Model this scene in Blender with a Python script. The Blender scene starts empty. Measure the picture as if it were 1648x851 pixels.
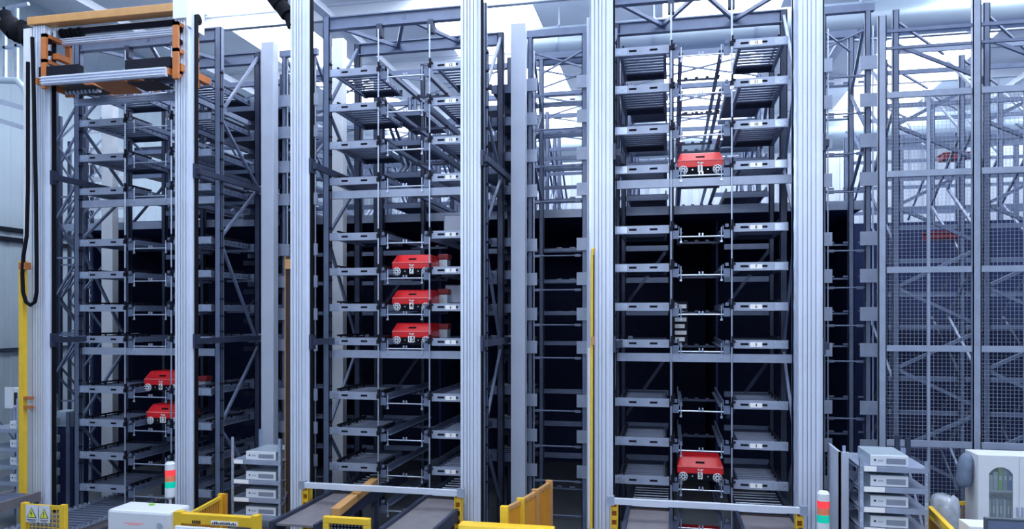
import bpy, math, random
from math import sin, cos, tan, atan, radians, pi
from mathutils import Vector, Matrix
random.seed(7)
SC = bpy.context.scene
COL = SC.collection
F = 1200.0; PSI = radians(12.0); HZ = 508.0; H = 3.9
def W(px, py, Y):                       # where the sight line through a point of the photograph meets the upright plane y = Y
    u = (px - 824) / F
    zc = Y / (cos(PSI) + u * sin(PSI))
    return Vector((zc * (u * cos(PSI) - sin(PSI)), Y, H + (HZ - py) * zc / F))
def X(px, Y=12.0): return W(px, 508, Y).x

# ---------------------------------------------------------------- materials
def mat(name, col, rough=.5, metal=0., noise=0., scale=6., emit=None, estr=0., bump=0., alpha=None, trans=0.):
    m = bpy.data.materials.new(name); m.use_nodes = True
    nt = m.node_tree; b = nt.nodes['Principled BSDF']
    b.inputs['Base Color'].default_value = (*col, 1)
    b.inputs['Roughness'].default_value = rough
    b.inputs['Metallic'].default_value = metal
    if trans: b.inputs['Transmission Weight'].default_value = trans
    if alpha is not None: b.inputs['Alpha'].default_value = alpha
    if noise or bump:
        tc = nt.nodes.new('ShaderNodeTexCoord'); n = nt.nodes.new('ShaderNodeTexNoise')
        n.inputs['Scale'].default_value = scale; n.inputs['Detail'].default_value = 4
        nt.links.new(tc.outputs['Object'], n.inputs['Vector'])
        if noise:
            r = nt.nodes.new('ShaderNodeMapRange')
            r.inputs['From Min'].default_value = .3; r.inputs['From Max'].default_value = .7
            r.inputs['To Min'].default_value = 1 - noise; r.inputs['To Max'].default_value = 1 + noise * .6
            nt.links.new(n.outputs['Fac'], r.inputs['Value'])
            mx = nt.nodes.new('ShaderNodeVectorMath'); mx.operation = 'SCALE'
            mx.inputs[0].default_value = col
            nt.links.new(r.outputs['Result'], mx.inputs['Scale'])
            nt.links.new(mx.outputs['Vector'], b.inputs['Base Color'])
        if bump:
            bp = nt.nodes.new('ShaderNodeBump'); bp.inputs['Strength'].default_value = bump
            nt.links.new(n.outputs['Fac'], bp.inputs['Height']); nt.links.new(bp.outputs['Normal'], b.inputs['Normal'])
    if emit:
        b.inputs['Emission Color'].default_value = (*emit, 1); b.inputs['Emission Strength'].default_value = estr
    return m
M = dict(
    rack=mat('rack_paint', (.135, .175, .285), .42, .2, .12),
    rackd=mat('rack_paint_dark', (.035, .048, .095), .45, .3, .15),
    plate=mat('shelf_front_plate', (.29, .345, .48), .38, .2, .10),
    zinc=mat('zinc_steel', (.48, .56, .72), .3, .7, .12),
    roller=mat('roller_steel', (.15, .18, .27), .32, .5, .08, 3),
    pan=mat('shelf_pan', (.03, .038, .075), .55, .2, .1),
    alu=mat('anodised_aluminium', (.64, .71, .86), .42, .25, .05, 2),
    column=mat('column_paint', (.42, .48, .62), .5, 0, .06, 2),
    whitecol=mat('white_column_paint', (.64, .69, .78), .5, 0, .04),
    black=mat('black_rubber', (.006, .007, .012), .85),
    blackmetal=mat('black_steel', (.012, .014, .026), .55, .2),
    navy=mat('navy_panel_dark', (.026, .038, .11), .6, 0, .15),  # shade of the store interior put into the colour; also a cabinet body
    red=mat('red_shell_paint', (.72, .012, .022), .35, 0, .05),
    redline=mat('pink_edge_strip', (.95, .35, .35), .4),
    white=mat('white_paint', (.66, .71, .80), .45, 0, .03),
    label=mat('white_label', (.86, .88, .92), .6),
    ink=mat('black_ink', (.01, .01, .015), .6),
    orange=mat('orange_paint', (.46, .15, .04), .45, 0, .2),
    tan=mat('ochre_beam_paint', (.50, .27, .10), .5, 0, .1),
    yellow=mat('yellow_paint', (.80, .52, .03), .42, 0, .08),
    amber=mat('amber_panel', (.62, .26, .02), .35, 0, .1),
    brown=mat('brown_board', (.045, .028, .028), .7, 0, .2),
    belt=mat('conveyor_sheet', (.20, .19, .22), .5, .2, .15),
    concrete=mat('floor_concrete', (.16, .18, .22), .5, 0, .2, 1.5, bump=.1),
    roof=mat('roof_sheet', (.80, .84, .90), .7, 0, .05, 1),
    wall=mat('wall_sheet', (.38, .47, .56), .6, 0, .06, 1),
    wallback=mat('back_wall_sheet', (.42, .47, .56), .7, 0, .08, .6),
    duct=mat('duct_sheet', (.45, .55, .66), .35, .4, .06, 1),
    sky=mat('skylight', (.9, .95, 1), .5, emit=(.84, .91, 1), estr=9),
    lampred=mat('lamp_red', (.85, .04, .05), .25, emit=(1, .05, .06), estr=.6),
    lampor=mat('lamp_orange', (.80, .22, .12), .25),
    lampgreen=mat('lamp_green', (.0, .50, .36), .25, emit=(0, .7, .5), estr=.3),
    plastic=mat('clear_bag', (.55, .62, .75), .15, 0, .2, 12, bump=.6, trans=.35),
    bagblue=mat('blue_grey_cloth', (.13, .18, .28), .8, 0, .2, 10, bump=.4),
    glass=mat('cabinet_glass', (.75, .85, .9), .05, trans=.9),
    green=mat('green_folder', (.30, .60, .12), .5), blue=mat('blue_folder', (.10, .25, .65), .5),
    screen=mat('dark_housing', (.06, .08, .11), .4),
    purple=mat('dull_red_box', (.25, .02, .03), .5),
    warn=mat('warning_yellow', (.75, .80, .08), .5),
)
for k_ in ('black', 'blackmetal', 'navy'): M[k_].node_tree.nodes['Principled BSDF'].inputs['Specular IOR Level'].default_value = .12
# ---------------------------------------------------------------- mesh helpers
class MB:
    def __init__(s): s.v = []; s.f = []; s.sm = []
    def add(s, vs, fs, smooth=False):
        n = len(s.v); s.v += [tuple(v) for v in vs]
        for f in fs: s.f.append(tuple(n + i for i in f)); s.sm.append(smooth)
        return s
    def box(s, a, b):
        x0, x1 = sorted((a[0], b[0])); y0, y1 = sorted((a[1], b[1])); z0, z1 = sorted((a[2], b[2]))
        return s.add([(x0,y0,z0),(x1,y0,z0),(x1,y1,z0),(x0,y1,z0),(x0,y0,z1),(x1,y0,z1),(x1,y1,z1),(x0,y1,z1)],
              [(0,3,2,1),(4,5,6,7),(0,1,5,4),(1,2,6,5),(2,3,7,6),(3,0,4,7)])
    def cb(s, c, d): return s.box([c[i]-d[i]/2 for i in range(3)], [c[i]+d[i]/2 for i in range(3)])
    def bar(s, a, b, w, h=None, up=(0,0,1)):       # square bar from a to b
        a = Vector(a); b = Vector(b); d = (b-a).normalized(); h = h or w
        u = Vector(up)
        if abs(d.dot(u)) > .95: u = Vector((0,1,0))
        r = d.cross(u).normalized(); u = r.cross(d)
        q = [r*x*w/2+u*y*h/2 for x, y in ((-1,-1),(1,-1),(1,1),(-1,1))]
        return s.add([a+k for k in q]+[b+k for k in q], [(0,1,2,3),(7,6,5,4),(0,4,5,1),(1,5,6,2),(2,6,7,3),(3,7,4,0)])
    def tube(s, pts, r, n=8, caps=True):
        pts = [Vector(p) for p in pts]; vs = []; fs = []
        up = None
        for i, p in enumerate(pts):
            d = (pts[min(i+1, len(pts)-1)] - pts[max(i-1, 0)]).normalized()
            if up is None or abs(up.dot(d)) > .95: up = Vector((0,0,1)) if abs(d.z) < .9 else Vector((0,1,0))
            a = d.cross(up).normalized(); up = a.cross(d).normalized()
            for k in range(n):
                t = 2*pi*k/n; vs.append(p + a*cos(t)*r + up*sin(t)*r)
        for i in range(len(pts)-1):
            for k in range(n):
                fs.append((i*n+k, i*n+(k+1) % n, (i+1)*n+(k+1) % n, (i+1)*n+k))
        s.add(vs, fs, True)
        if caps:
            s.add(vs[:n], [tuple(range(n))]); s.add(vs[-n:], [tuple(reversed(range(n)))])
        return s
    def lathe(s, prof, c, axis='z', n=16):         # prof: (radius, height) pairs
        vs = []; fs = []
        for r, h in prof:
            for k in range(n):
                t = 2*pi*k/n
                p = (cos(t)*r, sin(t)*r, h) if axis == 'z' else ((cos(t)*r, h, sin(t)*r) if axis == 'y' else (h, cos(t)*r, sin(t)*r))
                vs.append((c[0]+p[0], c[1]+p[1], c[2]+p[2]))
        for i in range(len(prof)-1):
            for k in range(n): fs.append((i*n+k, i*n+(k+1) % n, (i+1)*n+(k+1) % n, (i+1)*n+k))
        fs.append(tuple(range(n))); fs.append(tuple((len(prof)-1)*n+k for k in range(n)))
        return s.add(vs, fs, False)
    def prism(s, poly, a, b, axis='x'):            # polygon extruded from a to b along an axis
        n = len(poly); vs = []
        for t in (a, b):
            for p, q in poly: vs.append({'x': (t,p,q), 'y': (p,t,q), 'z': (p,q,t)}[axis])
        return s.add(vs, [tuple(range(n)), tuple(reversed(range(n, 2*n)))] + [(i, n+i, n+(i+1) % n, (i+1) % n) for i in range(n)])
    def build(s, name, m, parent=None, bevel=0):
        me = bpy.data.meshes.new(name)
        off = Vector((0,0,0))
        if parent is not None:
            p = parent
            while p is not None: off += p.location; p = p.parent
            origin = Vector((0,0,0)); 
            me.from_pydata([tuple(Vector(v)-off) for v in s.v], [], s.f)
        else:
            xs, ys, zs = zip(*s.v); origin = Vector(((min(xs)+max(xs))/2, (min(ys)+max(ys))/2, min(zs)))
            me.from_pydata([tuple(Vector(v)-origin) for v in s.v], [], s.f)
        me.polygons.foreach_set('use_smooth', s.sm); me.update()
        import bmesh
        bm = bmesh.new(); bm.from_mesh(me); bmesh.ops.recalc_face_normals(bm, faces=bm.faces); bm.to_mesh(me); bm.free()
        me.materials.append(M[m] if isinstance(m, str) else m)
        o = bpy.data.objects.new(name, me); COL.objects.link(o); o.location = origin
        if parent is not None: o.parent = parent
        if bevel:
            md = o.modifiers.new('bevel', 'BEVEL'); md.width = bevel; md.segments = 2; md.limit_method = 'ANGLE'
        return o
def tag(o, label=None, cat=None, group=None, kind=None):
    if label:
        assert 4 <= len(label.split()) <= 16, label
        o['label'] = label
    if cat: o['category'] = cat
    if group: o['group'] = group
    if kind: o['kind'] = kind
    return o
def thing(name, label, cat, loc=(0,0,0), group=None):
    o = bpy.data.objects.new(name, None); COL.objects.link(o); o.location = loc; o.empty_display_size = .1
    return tag(o, label, cat, group)
def struct(name, mb, m): return tag(mb.build(name, m), kind='structure')
def dup(root, loc, label=None, group=None, skip=()):
    r = root.copy(); COL.objects.link(r); r.location = loc
    if label: r['label'] = label
    if group: r['group'] = group
    for ch in list(root.children):
        if ch.name.split('.')[0] in skip: continue
        c = ch.copy(); COL.objects.link(c); c.parent = r
        for g in list(ch.children):
            d = g.copy(); COL.objects.link(d); d.parent = c
    return r
_txt = {}
def text(name, s, size, c, m, parent, rz=0., squash=1.):  # raised characters standing on a front face, centred on c (world), facing the camera side
    key = (s, size)
    if key not in _txt:
        cu = bpy.data.curves.new('t', 'FONT'); cu.body = s; cu.size = size; cu.align_x = 'CENTER'; cu.align_y = 'CENTER'; cu.extrude = .002; cu.offset = size*.012
        o = bpy.data.objects.new('t', cu); COL.objects.link(o)
        dg = bpy.context.evaluated_depsgraph_get(); me = bpy.data.meshes.new_from_object(o.evaluated_get(dg))
        bpy.data.objects.remove(o); bpy.data.curves.remove(cu)
        me.transform(Matrix.Rotation(pi/2, 4, 'X')); _txt[key] = me
    me = _txt[key].copy(); me.materials.clear(); me.materials.append(M[m])
    o = bpy.data.objects.new(name, me); COL.objects.link(o)
    off = Vector((0,0,0)); p = parent
    while p is not None: off += p.location; p = p.parent
    o.location = Vector(c) - off; o.rotation_euler = (0,0,rz); o.parent = parent
    return o

# ---------------------------------------------------------------- layout numbers
BAYS = [tuple(X(p) for p in b) for b in ((127,207,281,353), (527,612,694,778), (983,1080,1177,1281))]
BN = ['leftmost bay', 'middle bay', 'right-hand bay']
LV = [4.18, 3.58, 2.93, 2.31, 1.355, .755, .14, -.44, -1.37, -1.99, -2.60]
ORD = ['topmost', 'second', 'third', 'fourth', 'fifth', 'sixth', 'seventh', 'eighth', 'ninth', 'tenth', 'lowest']
def zz(z): return H + z
Y0 = 12.0; YB = 13.3; ZT = zz(5.07); PW = .12

# ---------------------------------------------------------------- the hall
XL, XR, YF, YK, ZC = -16.5, 22.0, 5.0, 36.0, zz(8.3)
struct('floor', MB().box((XL-2, 2.0, -.2), (XR, YK, 0)), 'concrete')
mb = MB()
SKY = [(-12.5,-10.2), (-6.6,-3.6), (-.2,2.9), (6.4,9.4), (13,16)]
prev = XL
for a, b in SKY: mb.box((prev, YF, ZC), (a, YK, ZC+.15)); prev = b
mb.box((prev, YF, ZC), (XR, YK, ZC+.15))
struct('ceiling', mb, 'roof')
for i, (a, b) in enumerate(SKY): struct('window_%d' % (i+1), MB().box((a, YF, ZC+.05), (b, YK, ZC+.1)), 'sky')
def corrugated(axis, a, b, at, z0, z1, pitch, d):
    pts = []; t = a
    while t < b:
        pts += [(t, at), (t+pitch*.6, at), (t+pitch*.65, at+d), (t+pitch*.95, at+d)]; t += pitch
    vs = []; fs = []
    for z in (z0, z1): vs += [((p, q, z) if axis == 'x' else (q, p, z)) for p, q in pts]
    n = len(pts)
    m = MB(); m.add(vs, [(i, i+1, n+i+1, n+i) for i in range(n-1)]); return m
struct('wall_back', corrugated('x', XL, XR, YK, 0, ZC, .5, .06), 'wallback')
struct('wall_left', corrugated('y', 6.0, YK, XL, 0, ZC, .5, -.012), 'wall')
struct('trim_1', MB().box((XL, 7, zz(1.9)), (XL+.1, YK, zz(2.0))).box((XL, 7, zz(2.15)), (XL+.08, YK, zz(2.25))), 'blackmetal')
struct('trim_2', MB().box((XL, 7, zz(-.9)), (XL+.08, YK, zz(-.82))), 'rackd')
# roof beams
k = 0
for y in (9.5, 14, 18.5, 23, 27.5, 32):
    k += 1
    m = MB().box((XL, y-.09, ZC-.42), (XR, y+.09, ZC-.36)).box((XL, y-.02, ZC-.42), (XR, y+.02, ZC)).box((XL, y-.09, ZC-.05), (XR, y+.09, ZC))
    tag(m.build('roof_beam', 'white'), 'white steel roof beam crossing the bright ceiling above the racks', 'beam', 'roof beams under the ceiling')
for x in (-14.2, -8.6, -1.8, 4.7, 11.2):
    m = MB().box((x-.12, YF, ZC-.66), (x+.12, YK, ZC-.6)).box((x-.03, YF, ZC-.62), (x+.03, YK, ZC-.42))
    tag(m.build('roof_girder', 'white'), 'deep white roof girder running from front to back under ceiling', 'beam', 'roof girders')
def duct(y, z, r, x0, x1, label):
    t = thing('ventilation_duct', label, 'duct', (x0, y, z-r))
    m = MB().tube([(x0,y,z), (x1,y,z)], r, 20); m.build('duct_pipe', 'duct', t)
    for q in range(int((x1-x0)/2.4)):
        xx = x0+1.2+q*2.4
        MB().tube([(xx-.03,y,z), (xx+.03,y,z)], r+.03, 20).build('collar', 'zinc', t)
        MB().box((xx-.02,y-.02,z+r), (xx+.02,y+.02,ZC)).build('hanger', 'white', t)
duct(19.0, zz(7.0), .42, -4.0, 14, 'nearer round grey ventilation duct hanging under the ceiling above the right-hand bay')
duct(29, zz(6.6), .6, -14, 20, 'farther round grey ventilation duct running across the back of the hall')

# ---------------------------------------------------------------- rack bays
def slotpost(m, x, y, z0, z1, w=PW, d=.10):
    m.box((x-w/2, y-d/2, z0), (x+w/2, y-d/2+.012, z1)).box((x-w/2, y-d/2, z0), (x-w/2+.012, y+d/2, z1)).box((x+w/2-.012, y-d/2, z0), (x+w/2, y+d/2, z1))
    return m
BK = [5.1, 2.5, -.58, -3.4]; FR = [3.6, 1.38, -2.0]
for bi, (xa, xl, xr, xb) in enumerate(BAYS):
    t = thing('storage_rack', ['tall grey steel rack frame of the leftmost bay, behind the orange lift',
        'tall grey steel rack frame of the middle bay holding three red shuttles',
        'tall grey steel rack frame of the right-hand bay, widest in view'][bi], 'rack', (xa, Y0, 0))
    for x in (xa, xb):
        slotpost(MB(), x, Y0, 0, ZT+.1).build('upright', 'rack', t)
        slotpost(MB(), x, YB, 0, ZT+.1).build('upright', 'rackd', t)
        # rows of bolts beside the front uprights
        m = MB()
        for l in LV:
            for dz in (-.14, .16): m.cb((x+PW/2+.02, Y0-.05, zz(l)+dz), (.05, .05, .03))
        m.tube([(x+PW/2+.03, Y0-.04, zz(-3.2)), (x+PW/2+.03, Y0-.04, zz(4.4))], .008, 6)
        m.build('bolt_strip', 'blackmetal', t)
        nodes = [(YB, BK[0]), (Y0, FR[0]), (YB, BK[1]), (Y0, FR[1]), (YB, BK[2]), (Y0, FR[2]), (YB, BK[3])]
        for (y1, z1), (y2, z2) in zip(nodes, nodes[1:]):
            MB().bar((x, y1, zz(z1)), (x, y2, zz(z2)), .045).build('brace', 'rack', t)
    for z, hgt in ((2.02, .13), (-.72, .13)):
        MB().box((xa+PW/2, Y0-.03, zz(z)), (xb-PW/2, Y0+.03, zz(z)+hgt)).build('cross_beam', 'plate', t)
    for y in (Y0+.02, YB):
        MB().box((xa, y-.06, ZT-.12), (xb, y+.06, ZT-.1)).box((xa, y-.02, ZT-.1), (xb, y+.02, ZT+.08)).box((xa, y-.06, ZT+.08), (xb, y+.06, ZT+.1)).build('top_beam', 'rack', t)
    for p, q in (((xa, Y0), (xa+.8, YB)), ((xa+.8, YB), ((xa+xb)/2, Y0)), (((xa+xb)/2, Y0), (xb-.8, YB)), ((xb-.8, YB), (xb, Y0))):
        MB().bar((*p, ZT), (*q, ZT), .06).build('top_brace', 'rack', t)
    for x in (xl, xr):
        MB().box((x-.05, Y0-.06, ZT-.32), (x+.05, Y0+.06, ZT-.1)).build('rod_hanger', 'rackd', t)

# thin bright rods beside each lane
for bi, b in enumerate(BAYS):
    for si, x in enumerate((b[1], b[2])):
        t = thing('guide_rod', 'thin bright vertical steel rod on the %s side of the lane in the %s' % (('left', 'right')[si], BN[bi]), 'rod', (x, Y0-.08, zz(-3.6)))
        MB().tube([(x, Y0-.09, zz(-3.6)), (x, Y0-.09, ZT-.2)], .014, 8).build('rod', 'zinc', t)
        for l in LV:
            m = MB(); m.cb((x, Y0-.09, zz(l)), (.05, .05, .07)); m.cb((x+.025, Y0-.09, zz(l)+.045), (.06, .04, .03)); m.cb((x+.01, Y0-.09, zz(l)+.09), (.03, .04, .07))
            m.build('clamp', 'blackmetal', t)

# roller shelves
def make_deck(x0, x1, side, lab):
    w = x1 - x0
    t = thing('roller_shelf', lab, 'shelf', (x0, Y0, 0))
    hh = .115
    m = MB()     # folded front plate with two oval slots left open
    sl = [(.22, .34), (w-.30, w-.18)] if side == 0 else [(.10, .22), (w-.42, w-.30)]
    z0, z1, s0, s1 = -.055, hh-.055, -.012, .022
    xs = [0]+[q for s in sl for q in s]+[w]
    y = Y0-.065
    m.box((x0, y, z0), (x0+w, y+.006, s0)).box((x0, y, s1), (x0+w, y+.006, z1))
    for i in range(0, len(xs), 2): m.box((x0+xs[i], y, s0), (x0+xs[i+1], y+.006, s1))
    m.box((x0, y, z1), (x0+w, y+.07, z1+.006)); m.box((x0, y, z0-.006), (x0+w, y+.05, z0))
    m.build('front_plate', 'plate', t)
    MB().box((x0+.03, y+.02, -.03), (x0+w-.03, y+.03, .04)).build('slot_backing', 'blackmetal', t)
    m = MB()
    ox = x0+.02 if side == 0 else x0+w-.2
    for a, b in ((.03,-.03), (.03,.04), (.10,0), (.15,.03), (.15,-.03)): m.lathe([(.011,0), (.011,-.012)], (ox+a, y, b), 'y', 8)
    m.box((ox+.01, y-.0015, -.05), (ox+.17, y-.0005, .055))
    m.build('bolt_plate', 'zinc', t)
    for k2, xx in enumerate((x0+.09, x0+w-.07)):
        m = MB().box((xx-.02, Y0, -.05), (xx-.012, YB, .06)).box((xx-.02, Y0, -.05), (xx+.03, YB, -.042))
        m.build('side_rail', 'rack', t)
    rr = None
    for k2 in range(8):
        yy = Y0+.1+k2*.14
        if rr is None:
            rr = MB().tube([(x0+.09, yy, .02), (x0+w-.07, yy, .02)], .021, 8).build('roller', 'roller', t)
        else:
            c = rr.copy(); COL.objects.link(c); c.parent = t; c.location = (0, k2*.14, 0)
    MB().box((x0+.1, Y0+1.08, -.01), (x0+w-.08, YB-.04, .0)).build('pan', 'pan', t)
    MB().box((x0+.06, YB-.04, -.055), (x0+w-.04, YB-.03, .06)).build('rear_plate', 'rackd', t)
    # bracket arms and the dark guide strip along the top
    m = MB(); gx = x0+.13 if side == 0 else x0+w-.13
    m.bar((gx, Y0-.02, .10), (gx, YB-.1, .10), .03); 
    for q in range(4): m.box((gx-.01, Y0+.1+q*.33, .03), (gx+.01, Y0+.13+q*.33, .1))
    m.build('guide_strip', 'blackmetal', t)
    if side == 0:
        m = MB(); m.bar((x0+w+.08, Y0+.0, .09), (x0+w+.08, Y0+.55, .09), .03)
        for q in range(4): m.cb((x0+w+.07, Y0+.03+q*.15, .06), (.05, .05, .05))
        m.build('lane_guide', 'blackmetal', t)
    if side == 1:
        MB().box((x0+.24, y-.004, -.035), (x0+.42, y-.0005, .035)).build('number_label', 'label', t)
    return t
GRP = []
for bi, (xa, xl, xr, xb) in enumerate(BAYS):
    for side, (x0, x1) in enumerate(((xa+PW/2+.01, xl-.03), (xr+.03, xb-PW/2-.06))):
        proto = None
        for li, l in enumerate(LV + ([-3.2] if bi == 0 else [])):
            lab = 'grey roller shelf %s of the lane, %s%s, in the %s' % (('left', 'right')[side], (ORD[:10]+['eleventh', 'lowest'])[li] if bi == 0 else ORD[li], '' if li == 0 or li == (11 if bi == 0 else 10) else ' from the top', BN[bi])
            if proto is None: t = proto = make_deck(x0, x1, side, lab); t.location.z = zz(l)
            else: t = dup(proto, (x0, Y0, zz(l)), lab)
            t['group'] = 'roller shelves of the rack bays'
            if side == 1: GRP.append((t, str(12-li), (x0+.33, Y0-.071, zz(l))))
for t, s, c in GRP:
    lbl = [c2 for c2 in t.children if c2.name.startswith('number_label')][0]
    text('shelf_number', s, .065, (c[0], c[1], c[2]), 'ink', lbl)

# lane tracks
def make_track(bi, xl, xr, lab, depth):
    t = thing('lane_track', lab, 'track', (xl, Y0, 0))
    for x in (xl+.12, xr-.12):
        s = 1 if x < (xl+xr)/2 else -1
        MB().box((x-.008, Y0+.02, -.05), (x+.008, depth, .05)).box((x, Y0+.02, -.05), (x+s*.06, depth, -.042)).build('rail', 'rack', t)
    MB().tube([(xl+.05, Y0-.02, -.12), (xr-.05, Y0-.02, -.12)], .013, 6).build('stop_bar', 'zinc', t)
    for s in (-1, 1):
        m = MB().cb(((xl+xr)/2+s*.025, Y0-.02, -.095), (.022, .03, .06)); m.build('stop_pin', 'zinc', t)
        x = xl+.15 if s < 0 else xr-.15
        MB().tube([(x, Y0-.04, .02), (x, Y0-.04, -.16), (x+.01, Y0-.04, -.2)], .01, 6).cb((x, Y0-.04, -.2), (.035,.02,.03)).build('hook', 'zinc', t)
        x = xl+.07 if s < 0 else xr-.07
        MB().box((x-.05, Y0-.04, -.15), (x+.05, Y0-.01, -.02)).cb((x, Y0-.05, .04), (.05, .04, .05)).build('bracket', 'rack', t)
    for y in ((YB,) if depth < 15 else (YB, 15.6)):
        m = MB().bar((xl+.1, y, -.09), (xr-.1, y, -.09), .035)
        for q in range(4): m.cb((xl+.25+q*.18, y-.02, -.06), (.06, .03, .03))
        m.build('cross_rod', 'rackd', t)
    return t
for bi, (xa, xl, xr, xb) in enumerate(BAYS):
    for rng, dep in (((0, 1, 2, 3), 21.0), ((4, 5, 6, 7, 8, 9, 10, 11), 14.3)):
        proto = None
        for li in rng:
            z = zz((LV+[-3.2])[li])
            lab = 'pair of lane rails with stop bar, %s in the %s' % ((ORD[:10]+['eleventh', 'lowest'])[li] + ('' if li in (0, 11) else ' from the top'), BN[bi])
            if proto is None: t = proto = make_track(bi, xl, xr, lab, dep); t.location.z = z
            else: t = dup(proto, (xl, Y0, z), lab)
            t['group'] = 'lane tracks between the shelves'

# ---------------------------------------------------------------- shuttles
def make_shuttle(loc, num, label):
    x, y, z = loc; t = thing('shuttle_robot', label, 'shuttle', loc, 'red shuttles standing in the rack lanes')
    w = .36
    # chassis
    MB().prism([(-w+.02,z+.03), (w-.02,z+.03), (w,z+.06), (w,z+.16), (-w,z+.16), (-w,z+.06)], 0, 0) if 0 else None
    m = MB(); hw = .37
    m.prism([(x-hw+.02, z+.025), (x+hw-.02, z+.025), (x+hw, z+.06), (x+hw, z+.13), (x-hw, z+.13), (x-hw, z+.06)], y, y+.6, 'y')
    m.build('chassis', 'black', t)
    # shell: upright lower band, sloping hood, flat top
    a = [(x-.365, y-.004, z+.13), (x+.365, y-.004, z+.13), (x+.365, y+.6, z+.13), (x-.365, y+.6, z+.13)]
    b = [(x-.36, y-.004, z+.24), (x+.36, y-.004, z+.24), (x+.36, y+.6, z+.24), (x-.36, y+.6, z+.24)]
    c = [(x-.315, y+.11, z+.375), (x+.315, y+.11, z+.375), (x+.315, y+.56, z+.375), (x-.315, y+.56, z+.375)]
    d = [(x-.305, y+.14, z+.385), (x+.305, y+.14, z+.385), (x+.305, y+.53, z+.385), (x-.305, y+.53, z+.385)]
    fs = [(3,2,1,0), (12,13,14,15)]
    for q in range(3):
        for k in range(4): fs.append((q*4+k, q*4+(k+1) % 4, q*4+4+(k+1) % 4, q*4+4+k))
    sh = MB().add(a+b+c+d, fs).build('shell', 'red', t, .012)
    m = MB().box((x-.358, y-.010, z+.236), (x+.358, y-.001, z+.245)); m.build('edge_strip', 'redline', sh)
    m = MB().add([(x-.07, y+.034, z+.29), (x+.07, y+.034, z+.29), (x+.07, y+.058, z+.318), (x-.07, y+.058, z+.318),
                  (x-.07, y+.054, z+.285), (x+.07, y+.054, z+.285), (x+.07, y+.078, z+.313), (x-.07, y+.078, z+.313)],
                 [(0,1,2,3), (7,6,5,4), (0,4,5,1), (1,5,6,2), (2,6,7,3), (3,7,4,0)])
    m.build('handle_slot', 'black', sh)
    m = MB(); yy = y-.006
    m.prism([(x-.05, z+.2), (x-.02, z+.215), (x-.02, z+.185)], yy, yy-.004, 'y'); m.prism([(x+.055, z+.2), (x+.01, z+.21), (x+.01, z+.17)], yy, yy-.004, 'y'); m.box((x-.03, yy, z+.184), (x+.02, yy-.004, z+.196))
    m.build('arrow_mark', 'label', sh)
    for s in (-1, 1):
        cx = x+s*.265
        wl = MB().lathe([(.07, 0), (.072, -.02), (.06, -.03), (.03, -.026), (.02, -.035)], (cx, y-.002, z+.085), 'y', 20).build('wheel', 'white', t)
        m = MB()
        for k in range(8):
            q = 2*pi*k/8; m.lathe([(.011, -.0), (.011, -.004)], (cx+.048*cos(q), y-.029, z+.085+.048*sin(q)), 'y', 6)
        m.lathe([(.014, 0), (.014, -.006)], (cx, y-.036, z+.085), 'y', 8)
        m.build('wheel_hole', 'black', wl)
        MB().lathe([(.03, 0), (.03, -.03)], (cx, y+.56, z+.05), 'y', 12).build('roller', 'zinc', t)
        MB().lathe([(.012, 0), (.012, -.006)], (x+s*.12, y-.001, z+.09), 'y', 8).build('sensor', 'zinc', t)
        MB().bar((x+s*.33, y+.03, z+.05), (x+s*.41, y+.03, z+.05), .02).build('guide_arm', 'zinc', t)
    pw = .12 if len(num) == 2 else .075
    pl = MB().box((x-pw/2, y-.012, z+.05), (x+pw/2, y-.0045, z+.16)).build('number_plate', 'label', t)
    text('number', num, .115, (x, y-.014, z+.104), 'ink', pl)
    m = MB()
    for s in (-.02, .02): m.lathe([(.008, 0), (.008, -.005)], (x+s, y-.001, z+.045), 'y', 6)
    m.build('lamp', 'zinc', t)
YS = 12.3
def sx(bi): return (BAYS[bi][1]+BAYS[bi][2])/2
make_shuttle((sx(1), YS, zz(.755-.07)), '7', 'red shuttle numbered 7, top of three in the middle bay')
make_shuttle((sx(1), YS, zz(.14-.07)), '4', 'red shuttle numbered 4, between two others in the middle bay')
make_shuttle((sx(1), YS, zz(-.44-.07)), '15', 'red shuttle numbered 15, lowest of three in the middle bay')
make_shuttle((sx(0)-.03, YS, zz(-1.37-.06)), '6', 'upper of two red shuttles half hidden behind mast in leftmost bay')
make_shuttle((sx(0)+.02, YS, zz(-1.99-.06)), '13', 'lower of two red shuttles half hidden behind mast in leftmost bay')
make_shuttle((sx(2), YS, zz(2.31-.06)), '1', 'red shuttle numbered 1, high up alone in the right-hand bay')
make_shuttle((sx(2), YS, zz(-2.60-.06)), '5', 'red shuttle numbered 5, low in the right-hand bay above front bar')
make_shuttle((sx(2), YS, .02), '2', 'lowest red shuttle in right-hand bay, only its lid showing')

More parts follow.
